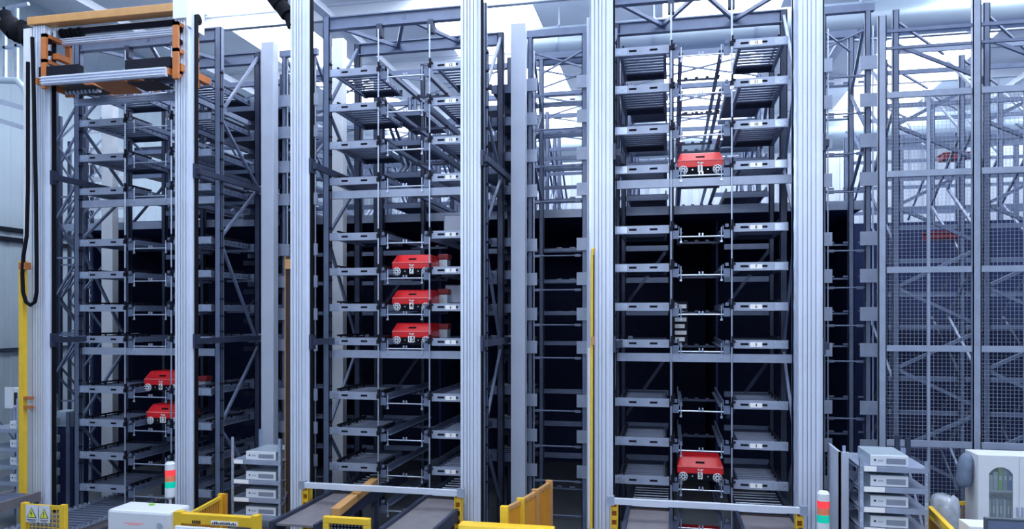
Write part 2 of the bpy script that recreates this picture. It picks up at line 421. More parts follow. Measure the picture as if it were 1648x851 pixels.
def parked(bi, px, py, label):
    p = W(px, py, 12.75); t = thing('control_unit', label, 'box', p, 'control units behind the shelf fronts')
    MB().box((p.x-.08, p.y, p.z), (p.x+.08, p.y+.2, p.z+.17)).build('housing', 'duct', t, .01)
    MB().box((p.x-.1, p.y-.01, p.z+.17), (p.x+.1, p.y+.22, p.z+.27)).build('lid', 'purple', t, .02)
parked(1, 713, 433, 'red-lidded grey unit right of shuttle 7 behind the shelf front')
parked(1, 713, 489, 'red-lidded grey unit right of shuttle 4 behind the shelf front')
parked(1, 713, 545, 'red-lidded grey unit right of shuttle 15 behind the shelf front')
parked(0, 324, 628, 'red-lidded grey unit right of the aluminium mast in the leftmost bay')
for n, (a, b, c, d, lab) in enumerate(((714,345,746,374,'upper grey steel box behind right shelves of the middle bay'), (716,458,746,488,'lower grey steel box behind right shelves of the middle bay'))):
    p = W(a, d, 12.95); q = W(c, b, 12.95)
    t = thing('equipment_box', lab, 'box', p)
    MB().box(p, (q.x, p.y+.3, q.z)).build('housing', 'rack', t, .01)
    MB().box((p.x+.02, p.y-.01, p.z+.02), (q.x-.02, p.y, q.z-.02)).build('cover', 'column', t)

# ---------------------------------------------------------------- gap racks between bays (set back)
YG = 13.0
def gap(pxl, pxr, name, fr, board_to, col):
    xl2, xr2 = X(pxl, YG), X(pxr, YG)
    t = thing('aisle_rack', 'narrow set-back rack frame with level bars ' + name, 'rack', (xl2, YG, 0))
    for x in (xl2, xr2):
        for y in (YG, 14.15): slotpost(MB(), x, y, 0, ZT-.05, .09, .09).build('upright', 'rack', t)
        for z in [l-.12 for l in LV]:
            MB().box((x-.13, YG-.09, zz(z)-.10), (x+.13, YG-.06, zz(z)+.12)).build('bracket_plate', 'plate', t)
        MB().tube([(x+.07, YG-.05, .2), (x+.07, YG-.05, ZT-.4)], .012, 6).build('rod', 'zinc', t)
        zs = [5.0, 3.7, 2.4]
        for (z1, z2, f) in ((5.0, 3.9, 0), (3.9, 3.0, 1), (3.0, 2.2, 0)):
            y1, y2 = (YG, 14.15) if f == 0 else (14.15, YG)
            MB().bar((x, y1, zz(z1)), (x, y2, zz(z2)), .045).build('brace', 'rack', t)
    for l in LV+[-3.2]:
        MB().tube([(xl2, YG-.02, zz(l-.3)), (xr2, YG-.02, zz(l-.3))], .014, 6).cb((xl2+.12, YG-.02, zz(l-.3)), (.1,.03,.045)).cb((xr2-.12, YG-.02, zz(l-.3)), (.1,.03,.045)).build('level_bar', 'rack', t)
        m = MB().bar((xl2, 14.15, zz(l-.1)), (xr2, 14.15, zz(l-.1)), .03)
        for q in range(3): m.cb((xl2+.35+q*.25, 14.13, zz(l-.06)), (.1, .03, .03))
        m.build('rear_bar', 'rack', t)
    for y in (YG, 14.15):
        MB().box((xl2-.1, y-.05, ZT-.15), (xr2+.1, y+.05, ZT-.03)).build('top_beam', 'rack', t)
    MB().bar((xl2, YG, ZT-.4), (xr2, 14.15, ZT-.4), .03).build('top_brace', 'rack', t)
    MB().bar((xr2, YG, ZT-.42), (xl2, 14.15, ZT-.42), .03).build('top_brace', 'rack', t)
    return xl2, xr2
gap(854, 941, 'between the middle and right-hand bays', 1, 0, 0)
gap(1324, 1396, 'right of the right-hand bay beside the mesh cage', 1, 0, 0)
gap(459, 504, 'between the leftmost and middle bays', 1, 0, 0)

def board_set(px0, px1, YY, which):
    x0, x1 = X(px0, YY), X(px1, YY); proto = None
    for li, l in enumerate(LV):
        lab = 'dark set-back shelf %s%s, in the gap %s' % (ORD[li], '' if li in (0, 10) else ' from the top', which)
        z = zz(l-.08)
        if proto is None:
            t = proto = thing('storage_shelf', lab, 'shelf', (x0, YY, z), 'set-back shelves in the gaps')
            MB().box((x0, YY, z), (x1, YY+.02, z+.16)).build('front_board', 'rack', t)
            MB().box((x0, YY+.02, z+.04), (x1, YY+1.3, z+.06)).build('pan', 'pan', t)
            for q in range(6):
                MB().tube([(x0, YY+.1+q*.2, z+.09), (x1, YY+.1+q*.2, z+.09)], .028, 6).build('roller', 'roller', t)
            MB().box((x0, YY+.6, z-.22), (x1, YY+.64, z-.12)).build('rear_beam', 'rackd', t)
        else: dup(proto, (x0, YY, z), lab)
board_set(365, 455, 13.5, 'right of the leftmost bay')
board_set(790, 848, 13.4, 'right of the middle bay')
board_set(1296, 1318, 13.4, 'right of right-hand bay')

# columns
def column(px0, px1, ytop, Y, m, label, z0=0):
    a, b = W(px0, ytop, Y), W(px1, ytop, Y)
    t = MB().box((a.x, Y, z0), (b.x, Y+.18, a.z)); o = t.build('steel_column', m, None, .01); tag(o, label, 'column')
column(420, 440, 68, 12.55, 'column', 'flat pale blue column right of the leftmost bay, between the racks')
column(822, 845, 38, 12.55, 'column', 'flat pale blue column right of the middle bay, between the racks')
column(944, 962, 28, 12.4, 'column', 'flat pale column directly left of the brightest aluminium mast')
column(534, 552, 62, 13.7, 'whitecol', 'white column seen through the left side of the middle bay')
column(163, 181, 150, 13.8, 'whitecol', 'white column seen through the left side of the leftmost bay')

# ---------------------------------------------------------------- rear part of the store
ZS = zz(2.0)
xa_, xb_ = X(250, 14), X(1416, 13.6)
t = thing('shade_block', 'dark panels added behind the bays to shade the interior, bearing the upper racks', 'enclosure', (xa_, 14, 0))  # added panels that block light so the lower store stays dark
xa_ = -13.5
MB().box((xa_, 14.5, ZS-.04), (xb_, 21, ZS+.04)).build('shade_roof_panel', 'navy', t)
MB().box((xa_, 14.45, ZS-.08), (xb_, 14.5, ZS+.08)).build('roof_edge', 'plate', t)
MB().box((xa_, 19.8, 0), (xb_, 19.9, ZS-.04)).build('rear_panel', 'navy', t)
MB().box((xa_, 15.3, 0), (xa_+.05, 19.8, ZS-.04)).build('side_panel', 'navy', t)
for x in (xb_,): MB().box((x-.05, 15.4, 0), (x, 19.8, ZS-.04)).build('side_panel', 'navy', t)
for px in (): pass
for bi, b in enumerate(BAYS):
    for x in (b[1]+.02, b[2]-.02):
        if bi == 0 and x < b[1]+.1: continue
        MB().box((x-.02, 15.3, 0), (x+.02, 19.8, ZS-.1)).build('shade_partition', 'navy', t)
# rack rows inside and above the block
XS = [BAYS[0][0], BAYS[0][3], BAYS[1][0], BAYS[1][3], BAYS[2][0], BAYS[2][3]]
segs = [(XS[0], XS[1], 'behind the leftmost bay'), (XS[1], XS[2], 'behind gap after the leftmost bay'), (XS[2], XS[3], 'behind the middle bay'),
        (XS[3], XS[4], 'behind gap after the middle bay'), (XS[4], XS[5], 'behind the right-hand bay')]
RO = ['nearest', 'second nearest', 'third nearest', 'farthest']
for ri, y in enumerate((14.35, 16.4, 18.2, 20.2)):
    for si, (x0, x1, nm) in enumerate(segs):
        low = ri == 0
        t = thing('rear_rack', 'grey open rack frame %s, %s of the rows' % (nm, RO[ri]), 'rack', (x0, y, ZS if not low else 0))
        zb = 0 if low else ZS+.05
        for x in ((x0+.06, x0+(x1-x0)*.34, x1-.06) if (x1-x0) > 2.4 else (x0+.06, x1-.06)):
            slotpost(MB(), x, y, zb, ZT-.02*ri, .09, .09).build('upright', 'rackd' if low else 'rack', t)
        zl = [l for l in LV] if low else LV[:4]
        for l in zl:
            if si % 2 == 0:
                b = BAYS[si//2]
                for (p, q) in ((b[0]+.1, b[1]-.05), (b[2]+.05, b[3]-.1)):
                    MB().box((p, y-.03, zz(l-.13)), (q, y, zz(l-.03))).build('shelf_beam', 'rack', t)
            else: MB().box((x0+.1, y-.03, zz(l-.13)), (x1-.1, y, zz(l-.05))).build('shelf_beam', 'rack', t)
        MB().box((x0, y-.04, ZT-.2), (x1, y+.04, ZT-.1)).build('top_beam', 'rack', t)
        yy = y+1.6
        MB().bar((x0+.1, y, zz(4.9)), (x1-.1, y+1.6, zz(4.9)), .03).build('top_brace', 'rack', t)
        MB().bar((x1-.1, y, zz(4.87)), (x0+.1, y+1.6, zz(4.87)), .03).build('top_brace', 'rack', t)
        for x in (x0+.06, x1-.06):
            MB().bar((x, y, zz(4.6)), (x, y+1.6, zz(3.4)), .05).build('brace', 'rack', t)
            MB().bar((x, y+1.6, zz(3.4)), (x, y, zz(2.3)), .05).build('brace', 'rack', t)
        if low:
            for z1, z2 in ((1.2, .2), (-.8, -1.9)):
                if si % 2 == 0:
                    b = BAYS[si//2]
                    MB().bar((b[0]+.1, y, zz(z2)), (b[1]-.1, y, zz(z1)), .06).build('brace', 'rackd', t)
                    MB().bar((b[2]+.1, y, zz(z2)), (b[3]-.1, y, zz(z1)), .06).build('brace', 'rackd', t)
# dark shelves standing deeper in the upper store
for bi, b in enumerate(BAYS):
    for side, (p, q) in enumerate(((b[0]+.12, b[1]-.08), (b[2]+.08, b[3]-.12))):
        proto = None
        for li in range(4):
            z = zz(LV[li]-.02)
            lab = 'dark rear shelf %s of lane behind the %s, %s from the top' % (('left', 'right')[side], BN[bi], ('first', 'second', 'third', 'fourth')[li])
            if proto is None:
                t = proto = thing('rear_shelf', lab, 'shelf', (p, 14.4, z), 'rear shelves of the upper store')
                MB().box((p, 14.42, z), (q, 16.3, z+.02)).build('pan', 'pan', t)
                for xx in (p, q-.03): MB().box((xx, 14.42, z-.03), (xx+.03, 16.3, z+.08)).build('side_rail', 'rack', t)
            else: dup(proto, (p, 14.4, z), lab)

x0, x1 = -13.4, XS[0]-.15
for ri, y in enumerate((16.4, 18.2)):
    t = thing('rear_rack', 'grey open rack frame left of the leftmost bay, %s of two rows' % ('nearer', 'farther')[ri], 'rack', (x0, y, ZS))
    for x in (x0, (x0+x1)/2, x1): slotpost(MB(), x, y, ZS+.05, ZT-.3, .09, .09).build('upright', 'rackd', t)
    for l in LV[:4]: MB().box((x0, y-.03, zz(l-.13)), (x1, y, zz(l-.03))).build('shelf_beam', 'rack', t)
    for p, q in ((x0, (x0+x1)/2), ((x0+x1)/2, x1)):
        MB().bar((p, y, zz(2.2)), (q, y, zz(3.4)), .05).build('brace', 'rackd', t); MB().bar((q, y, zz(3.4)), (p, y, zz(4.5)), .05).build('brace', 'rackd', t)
    proto = None
    for li in range(4):
        lab = 'dark rear shelf left of the leftmost bay, %s row, %s from the top' % (('nearer', 'farther')[ri], ('first', 'second', 'third', 'fourth')[li])
        z = zz(LV[li]-.02)
        if proto is None:
            t = proto = thing('rear_shelf', lab, 'shelf', (x0, y+.1, z), 'rear shelves of the upper store')
            MB().box((x0+.1, y+.1, z), (x1-.1, y+1.4, z+.02)).build('pan', 'pan', t)
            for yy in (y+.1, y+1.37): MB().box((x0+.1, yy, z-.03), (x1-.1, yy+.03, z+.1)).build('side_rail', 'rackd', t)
        else: dup(proto, (x0, y+.1, z), lab)
# lattice towers at the far left
for n, (px, Y, lab) in enumerate(((90, 13.2, 'nearest slim lattice tower left of the leftmost bay'), (97, 15.0, 'second slim lattice tower left of the leftmost bay'), (112, 17.2, 'farthest slim lattice tower left of the leftmost bay'))):
    x0 = X(px, Y); x1 = x0+.55
    t = thing('lattice_tower', lab, 'tower', (x0, Y, 0))
    for x in (x0, x1):
        for y in (Y, Y+.8): MB().bar((x, y, 0), (x, y, zz(4.7)), .07).build('upright', 'rackd', t)
    z = .3; s = 0
    while z < zz(4.0):
        for x in (x0, x1): MB().bar((x, Y if s else Y+.8, z), (x, Y+.8 if s else Y, z+.8), .035).build('brace', 'rack', t)
        MB().bar((x0, Y, z), (x1, Y, z+.8 if s else z), .04).build('rung', 'rack', t)
        z += .8; s ^= 1
    for z in (4.0, 3.3, 2.6): MB().box((x0+.02, Y+.84, zz(z)), (x1+.5, Y+.87, zz(z)+.12)).build('shelf_board', 'whitecol', t)

# ---------------------------------------------------------------- lift masts
YM = 11.25
def mast(px, label, z1, w=.25, head=False):
    x = X(px, YM); t = thing('lift_mast', label, 'mast', (x, YM, 0), 'aluminium lift masts')
    # extruded profile: grooved front face
    g = [0, .04, .055, .095, .11, .14, .155, .195, .21, .25]
    poly = []
    x0 = x-w/2
    for i in range(len(g)-1):
        dpt = .035 if i % 2 else 0
        poly += [(x0+g[i]*w/.25, YM-.11+dpt), (x0+g[i+1]*w/.25, YM-.11+dpt)]
    poly += [(x+w/2, YM+.07), (x0, YM+.07)]
    MB().prism(poly, 0, z1, 'z').build('profile', 'alu', t)
    MB().box((x+w/2+.0, YM-.05, 0), (x+w/2+.05, YM+.07, z1-.05)).build('side_profile', 'alu', t)
    MB().box((x+w/2+.052, YM-.02, .05), (x+w/2+.075, YM+.06, z1-.1)).build('drive_belt', 'black', t)
    MB().box((x-w/2-.04, YM+.02, .05), (x-w/2-.002, YM+.1, z1-.1)).build('guide_rail', 'zinc', t)
    MB().box((x-.2, YM-.2, 0), (x+.2, YM+.2, .03)).build('base_plate', 'rackd', t)
    for z in (2.45, -.43):
        ax = x+w/2+.12
        MB().box((ax-.03, YM+.0, zz(z)-.05), (ax+.03, 13.2, zz(z)+.05)).build('support_arm', 'rackd', t)
        MB().box((ax-.05, 13.2, zz(z)-.08), (ax+.12, 13.23, zz(z)+.08)).build('arm_end_plate', 'plate', t)
        MB().box((x+w/2+.05, YM-.06, zz(z)-.12), (x+w/2+.09, YM+.1, zz(z)+.12)).build('clamp_plate', 'rackd', t)
    return t
ZM = zz(5.28)
m1 = mast(71, 'aluminium lift mast at the far left, beside the hanging cable loop', zz(5.12))
MB().box((X(62, YM)-.23, YM-.09, 0), (X(62, YM)-.05, YM+.05, zz(5.1))).build('flat_profile', 'whitecol', m1)
m2 = mast(299, 'aluminium lift mast right of the orange platform with pulley plate on top', zz(5.2))
mast(484, 'aluminium lift mast left of the middle bay', ZM)
mast(757, 'aluminium lift mast in front of the right side of the middle bay', ZM)
mast(967, 'brightest aluminium lift mast, left of the right-hand bay', ZM, .27)
mast(1300, 'aluminium lift mast right of the right-hand bay', ZM, .28)
# pulley head on mast 2
p = W(288, 10, 11.0)
xm = X(299, YM)
hd = MB().box((xm-.13, YM-.16, zz(5.0)), (xm+.13, YM+.1, zz(5.32))).build('head_cover', 'alu', m2)
hp = MB().box((xm+.13, YM-.17, zz(4.86)), (xm+.15, YM+.3, zz(5.28))).build('head_plate', 'alu', m2)
MB().lathe([(.09, 0), (.09, .03), (.04, .035), (.04, .05)], (xm+.15, YM+.1, zz(5.06)), 'x', 16).build('pulley', 'black', hp)

# ---------------------------------------------------------------- orange lift platform in the leftmost bay
xa, xl, xr, xb = BAYS[0]
a = X(66, YM); b = X(299, YM)
t = thing('portal_beam', 'ochre header beam joining tops of the two leftmost masts', 'beam', (a, YM, zz(5.1)))
MB().box((a-.14, YM-.16, zz(5.13)), (b-.131, YM+.06, zz(5.27))).build('beam', 'tan', t, .01)
t = thing('drive_shaft', 'black drive shaft with motor joining mast tops under the ochre beam', 'shaft', (a, YM+.4, zz(4.9)))
MB().tube([(a+.1, YM+.1, zz(5.05)), (b-.2, YM+.1, zz(5.05))], .06, 12).build('shaft', 'blackmetal', t)
m = MB()
for q in range(5): m.tube([(a+.35+q*.09, YM+.1, zz(5.03)), (a+.39+q*.09, YM+.1, zz(5.03))], .09-.012*(q % 2), 12)
m.build('coupling', 'black', t)
MB().box((a+.16, YM-.02, zz(4.9)), (a+.32, YM+.2, zz(5.1))).build('gearbox', 'duct', t, .02)
zp = zz(4.1)
t = thing('lift_platform', 'orange and aluminium lift platform hanging between the two leftmost masts', 'lift platform', (a, 10.6, zp))
def prof(m, x0, x1, y, z, h, d=.06):
    m.box((x0, y, z), (x1, y+d, z+h)); 
    for k in range(3): m.box((x0, y-.03, z+h*(.1+.32*k)), (x1, y, z+h*(.22+.32*k)))
    return m
x0, x1 = X(66, 10.9), X(279, 10.9)
prof(MB(), x0-.0, X(266, 10.9), 10.9, zz(3.98), .15).build('front_rail', 'alu', t)
prof(MB(), X(120, 11.75), X(296, 11.75), 11.75, zz(3.86), .12).build('rear_rail', 'zinc', t)
prof(MB(), X(78, 11.35), X(282, 11.35), 11.35, zz(4.83), .12).build('top_rail', 'alu', t)
for s, x in ((0, x0-.02), (1, x1-.02)):
    ym = 10.95
    fr = MB(); fr.box((x-.05, ym+.02, zz(3.95)), (x+.05, ym+.07, zz(4.9))); fr.box((x-.05, ym+.55, zz(3.95)), (x+.05, ym+.6, zz(4.9)))
    fr.box((x-.05, ym+.02, zz(4.84)), (x+.05, ym+.6, zz(4.9))); fr.box((x-.05, ym+.02, zz(4.4)), (x+.05, ym+.6, zz(4.46)))
    fr.bar((x, ym+.05, zz(3.95)), (x, ym+.57, zz(4.45)), .04)
    fr.build('carriage_bracket', 'orange', t)
    MB().box((x-.06, ym+.1, zz(4.1)), (x+.06, ym+.9, zz(4.22))).build('side_beam', 'orange', t)
    for zq in (4.1, 4.6, 4.8): MB().lathe([(.045, 0), (.045, .05)], (x-.03, ym+.15, zz(zq)), 'x', 10).build('guide_roller', 'black', t)
    MB().cb((x+(.1 if s == 0 else -.1), ym+.3, zz(4.55)), (.12, .25, .1)).build('motor_plate', 'orange', t)
for p0, p1 in ((48, 112), (188, 262)):
    xx0, xx1 = X(p0, 10.8), X(p1, 10.8)
    c = MB().box((xx0, 10.98, zz(4.15)), (xx1, 11.12, zz(4.33))).build('belt_cover', 'blackmetal', t, .01)
    for k in range(7):
        MB().tube([(xx0+.03, 11.2+k*.08, zz(4.14)), (xx1-.03, 11.2+k*.08, zz(4.14))], .028, 8).build('roller', 'roller', t)
    for xx in (xx0, xx1): MB().box((xx-.03, 10.95, zz(4.02)), (xx, 11.8, zz(4.13))).build('roller_bearer', 'orange', t)
xc0, xc1 = X(160, 11.2), X(206, 11.2)
MB().prism([(11.05, zz(4.02)), (11.55, zz(3.94)), (11.55, zz(3.97)), (11.05, zz(4.06))], xc0, xc1).build('centre_plate', 'orange', t)
MB().box((xc0-.7, 11.1, zz(3.98)), (xc0-.05, 11.6, zz(4.0))).build('drip_tray', 'brown', t)
MB().box((xc1+.05, 11.1, zz(3.98)), (xc1+.6, 11.6, zz(4.0))).build('drip_tray', 'brown', t)
m = MB()
for q in range(9): m.tube([(xc0-.75+q*.08, 11.3, zz(3.96)), (xc0-.72+q*.08, 11.3, zz(3.96))], .05, 8)
m.build('chain_sprocket', 'zinc', t)

# hanging cable loop and black cable tray at the far left
A = lambda px, py, Y=10.95: W(px, py, Y)
pts = [A(45,100), A(45,200), A(45,300), A(43,380), A(38,410), A(36,440), A(37,470), A(42,486), A(49,491), A(56,486), A(59,470), A(59,420), A(58,330), A(56,230), A(54,130), A(52,60)]
tag(MB().tube(pts, .032, 10).build('energy_chain', 'black'), 'black energy chain hanging in a long loop before the leftmost mast', 'cable')
pts = [A(8,20,11.4), A(14,38,11.4), A(26,52,11.4), A(40,50,11.4), A(50,66,11.4), A(52,95,11.3)]
m = MB()
for i in range(len(pts)-1):
    r = [.10, .18, .2, .17, .08][i]; m.tube([pts[i]+(pts[i+1]-pts[i])*q for q in (0, .5, 1)], r, 10)
tag(m.build('cable_bundle', 'black'), 'thick black cable bundle sagging beside the top of the leftmost mast', 'cable')

pts = [A(420,-330,11.2), A(424,-120,11.2), A(430,-30,11.2), A(440,-8,11.2), A(452,8,11.2), A(463,24,11.2), A(469,44,11.2)]
m = MB()
for i in range(len(pts)-1):
    rr = [.06, .08, .12, .14, .12, .07][i]; m.tube([pts[i]+(pts[i+1]-pts[i])*q for q in (0, .5, 1)], rr, 10)
tag(m.build('cable_bundle', 'black'), 'thick black cable bundle at the top of the mast left of middle bay', 'cable')
# far-left pipe frame and roof rails
t = thing('pipe_frame', 'grey pipe frame hanging from the roof at the far left', 'frame', W(8, 130, 13))
for px in (8, 27): MB().bar(W(px, 130, 13), W(px, 12, 13), .06).build('hanger', 'zinc', t)
for py0, py1 in ((16, -2), (78, 62)): MB().bar(W(-40, py0+8, 13), W(46, py1+8, 13), .06).build('cross_pipe', 'zinc', t)
MB().tube([W(-20,128,13), W(28,130,13), W(40,142,13), W(46,165,13), W(46,400,13)], .07, 10).build('bent_pipe', 'duct', t)
for n, (y0, y1) in enumerate(((150, 176), (178, 208))):
    tag(MB().bar(W(-112, y0-18, 14), W(46, y1, 14), .16, .1).build('cable_tray', 'column'), ['upper', 'lower'][n] + ' pale sloping tray on the wall at the far left', 'tray')

# ---------------------------------------------------------------- yellow posts
t = thing('guard_post', 'tall yellow post left of the leftmost mast', 'post', W(37, 820, 11))
MB().bar(W(37, 850, 11), W(37, 420, 11), .09).build('post', 'yellow', t)
p = W(40, 428, 11); MB().cb(p, (.14, .12, .12)).build('end_bracket', 'orange', t)
for py in (640, 655): MB().cb(W(44, py, 11), (.2, .08, .05)).build('clip', 'orange', t)
t = thing('guard_post', 'tall brown and yellow post left of the second mast pair', 'post', W(462, 830, 11.4))
MB().box(W(459, 836, 11.4), W(468, 412, 11.4)+Vector((0,.1,0))).build('post', 'brown', t)
MB().bar(W(459, 836, 11.35), W(459, 412, 11.35), .014).build('edge_strip', 'tan', t)
MB().cb(W(466, 425, 11.35), (.1, .1, .16)).build('end_bracket', 'tan', t)
t = thing('guard_post', 'thin yellow tube with hooked end in front of the brightest mast', 'post', W(952, 850, 11.0))
MB().tube([W(952, 850, 11.0), W(953, 412, 11.0), W(954, 402, 11.0), W(957, 399, 11.0)], .022, 8).build('tube', 'yellow', t)
MB().tube([W(954.5, 850, 11.0), W(955, 410, 11.0)], .012, 8).build('cable', 'black', t)
MB().box(W(946, 850, 11.08), W(951, 560, 11.08)+Vector((0,.05,0))).build('backing_strip', 'whitecol', t)
MB().cb(W(954, 548, 11.0), (.05, .06, .12)).build('clip', 'tan', t)

# ---------------------------------------------------------------- front bars, brackets, feed conveyors
for bi, (xa, xl, xr, xb) in ((1, BAYS[1]), (2, BAYS[2])):
    nm = BN[bi]
    yb = 10.85
    pa, pb = ((487, 780), (742, 797)) if bi == 1 else ((983, 807), (1293, 827))
    x0, x1 = X(pa[0], yb), X(pb[0], yb); z = zz(-2.72)
    t = thing('guard_bar', 'white cross bar on yellow brackets in front of the %s' % nm, 'guard bar', (x0, yb, z))
    MB().box((x0, yb-.03, z), (x1, yb+.03, z+.09)).build('bar', 'alu', t, .005)
    for x in (x0, x1): MB().cb((x, yb, z+.05), (.1, .09, .13)).build('end_cap', 'zinc', t)
    for x in (x0+.05, x1-.05):
        m = MB().box((x-.05, yb-.02, z-.75), (x-.035, yb+.14, z-.001)).box((x+.035, yb-.02, z-.75), (x+.05, yb+.14, z-.001))
        for k in range(6): m.box((x-.035, yb, z-.1-k*.13), (x+.035, yb+.01, z-.04-k*.13))
        m.build('bracket', 'yellow', t)
        MB().box((x-.035, yb+.08, z-.7), (x+.035, yb+.1, z-.03)).build('bracket_web', 'orange', t)
        MB().box((x-.05, yb-.02, 0), (x+.05, yb+.1, z-.75)).build('bracket_foot', 'yellow', t)
    zc = zz(-2.97)
    for side, (p, q) in enumerate(((xa+.3, xl-.0), (xr+.05, xb-.12))):
        t = thing('feed_conveyor', 'feed conveyor with bright rollers %s of the lane, foot of the %s' % (('left', 'right')[side], nm), 'conveyor', (p, 9.6, zc))
        rr = None
        for k in range(9):
            if rr is None: rr = MB().tube([(p+.04, 11.62, zc), (q-.04, 11.62, zc)], .015, 8).build('roller', 'zinc', t)
            else: c = rr.copy(); COL.objects.link(c); c.parent = t; c.location = (0, .18*k, 0)
        MB().box((p+.03, 9.7, zc-.02), (q-.03, 11.54, zc+.01)).build('sliding_sheet', 'belt', t)
        MB().box((p+.03, 11.6, zc-.09), (q-.03, YB-.02, zc-.08)).build('pan', 'blackmetal', t)  # black sheet added so the gaps between the rollers look dark
        MB().box((p+.03, 11.54, zc-.03), (q-.03, 11.56, zc+.03)).build('edge_strip', 'brown', t)
        for xx in (p, q): MB().box((xx-.025, 9.6, zc-.12), (xx+.025, YB, zc+.06)).build('side_guard', 'rackd', t)
        for yy in (9.9, 11.8): 
            for xx in (p, q): MB().box((xx-.03, yy, 0), (xx+.03, yy+.06, zc-.12)).build('leg', 'rackd', t)
    if bi == 1:
        t = thing('deflector_beam', 'orange brown beam on the left feed conveyor of the middle bay', 'beam', (X(560, 10.6), 10.6, zc+.03))
        MB().bar(W(540, 824, 10.0), W(603, 765, 12.0)+Vector((0,0,-.1)), .14, .12).build('beam', 'tan', t, .01)
        MB().cb((W(603,765,12.0)+Vector((0,0,-.1))), (.18, .03, .16)).build('end_plate', 'brown', t)

# wheeled feed track in front of the leftmost bay
for n, (q0, q1) in enumerate((((-10, 840), (130, 745)), ((60, 870), (180, 822)))):
    pass
zf = zz(-3.55); fx0, fx1 = -10.65, -9.6
t = thing('feed_conveyor', 'wheeled feed conveyor with chain rails at foot of the leftmost bay', 'conveyor', (fx0, 9.9, zf))
for x in (fx0, fx1):
    MB().box((x-.03, 9.9, zf-.1), (x+.03, 12.9, zf+.04)).build('side_guard', 'belt', t)
    m = MB().box((x+.03, 9.9, zf+.02), (x+.05, 12.9, zf+.05))
    for k in range(24): m.cb((x+.04, 9.95+k*.12, zf+.06), (.03, .05, .05))
    m.build('roller_chain', 'zinc', t)
for k in range(20): MB().tube([(fx0+.03, 10.0+k*.14, zf), (fx1-.03, 10.0+k*.14, zf)], .03, 8).build('roller', 'roller', t)
for yy in (10.0, 12.7):
    for x in (fx0, fx1): MB().box((x-.03, yy, 0), (x+.03, yy+.06, zf-.1)).build('leg', 'rackd', t)
t = thing('wheel_conveyor', 'long wheeled conveyor at the bottom left corner', 'conveyor', W(0, 830, 10.6))
xw0, xw1 = X(-60, 10.5), X(24, 10.5)
for k in range(9): MB().tube([(xw0, 9.9+k*.12, zz(-3.1)), (xw1, 9.9+k*.12, zz(-3.1))], .03, 8).build('roller', 'roller', t)
for x in (xw0, xw1, (xw0+xw1)/2): MB().box((x-.03, 9.8, zz(-3.22)), (x+.03, 11.0, zz(-3.06))).build('side_guard', 'belt', t)
for x in (xw0, xw1):
    for y in (9.9, 10.9): MB().box((x-.03, y, 0), (x+.03, y+.06, zz(-3.22))).build('leg', 'rackd', t)

# ---------------------------------------------------------------- fences
def mesh_panel(m, x0, x1, y, z0, z1, st, wd=.006):
    n = int((x1-x0)/st); 
    for i in range(1, n): m.cb((x0+(x1-x0)*i/n, y, (z0+z1)/2), (wd, wd, z1-z0))
    n = max(2, int(round((z1-z0)/st)))
    for i in range(1, n): m.cb(((x0+x1)/2, y, z0+(z1-z0)*i/n), (x1-x0, wd, wd))
    return m
y = 9.6
x0, x1 = X(37, y), X(106, y); z1 = W(70, 812, y).z
t = thing('safety_fence', 'yellow mesh fence with two warning signs at the bottom left', 'fence', (x0, y, 0))
for x in (x0+.04, x1-.04): MB().box((x-.045, y-.04, 0), (x+.045, y+.04, z1+.02)).build('post', 'yellow', t, .005)
MB().box((x0+.09, y-.02, z1-.06), (x1-.09, y+.02, z1)).build('top_rail', 'yellow', t)
mesh_panel(MB(), x0+.09, x1-.09, y, .2, z1-.06, .07, .01).build('mesh_panel', 'yellow', t)
for n, (p0, p1) in enumerate(((41, 60), (62, 79))):
    a, b = X(p0, y-.06), X(p1, y-.06); zt = z1-.0; hgt = .26
    s = thing('warning_sign', ['left', 'right'][n] + ' white sign with yellow warning triangle on the yellow mesh fence', 'sign', (a, y-.05, zt-hgt))
    MB().box((a, y-.055, zt-hgt), (b, y-.045, zt)).build('board', 'white', s)
    cx = (a+b)/2; w = (b-a)*.42
    tr = MB().prism([(cx-w, zt-.19), (cx+w, zt-.19), (cx, zt-.04)], y-.059, y-.055, 'y').build('triangle', 'ink', s)
    MB().prism([(cx-w*.8, zt-.18), (cx+w*.8, zt-.18), (cx, zt-.055)], y-.062, y-.0595, 'y').build('triangle_fill', 'warn', tr)
    mk = MB()
    if n == 0: mk.prism([(cx+.0, zt-.08), (cx-.02, zt-.125), (cx+.0, zt-.125), (cx-.008, zt-.17), (cx+.02, zt-.115), (cx+.003, zt-.115)], y-.065, y-.0625, 'y')
    else: mk.box((cx-.006, y-.065, zt-.145), (cx+.006, y-.0625, zt-.09)).box((cx-.006, y-.065, zt-.17), (cx+.006, y-.0625, zt-.155))
    mk.build('symbol', 'ink', tr)
    MB().box((a+.02, y-.058, zt-.225), (b-.02, y-.0555, zt-.215)).box((a+.04, y-.058, zt-.245), (b-.04, y-.0555, zt-.237)).build('caption_line', 'blackmetal', s)
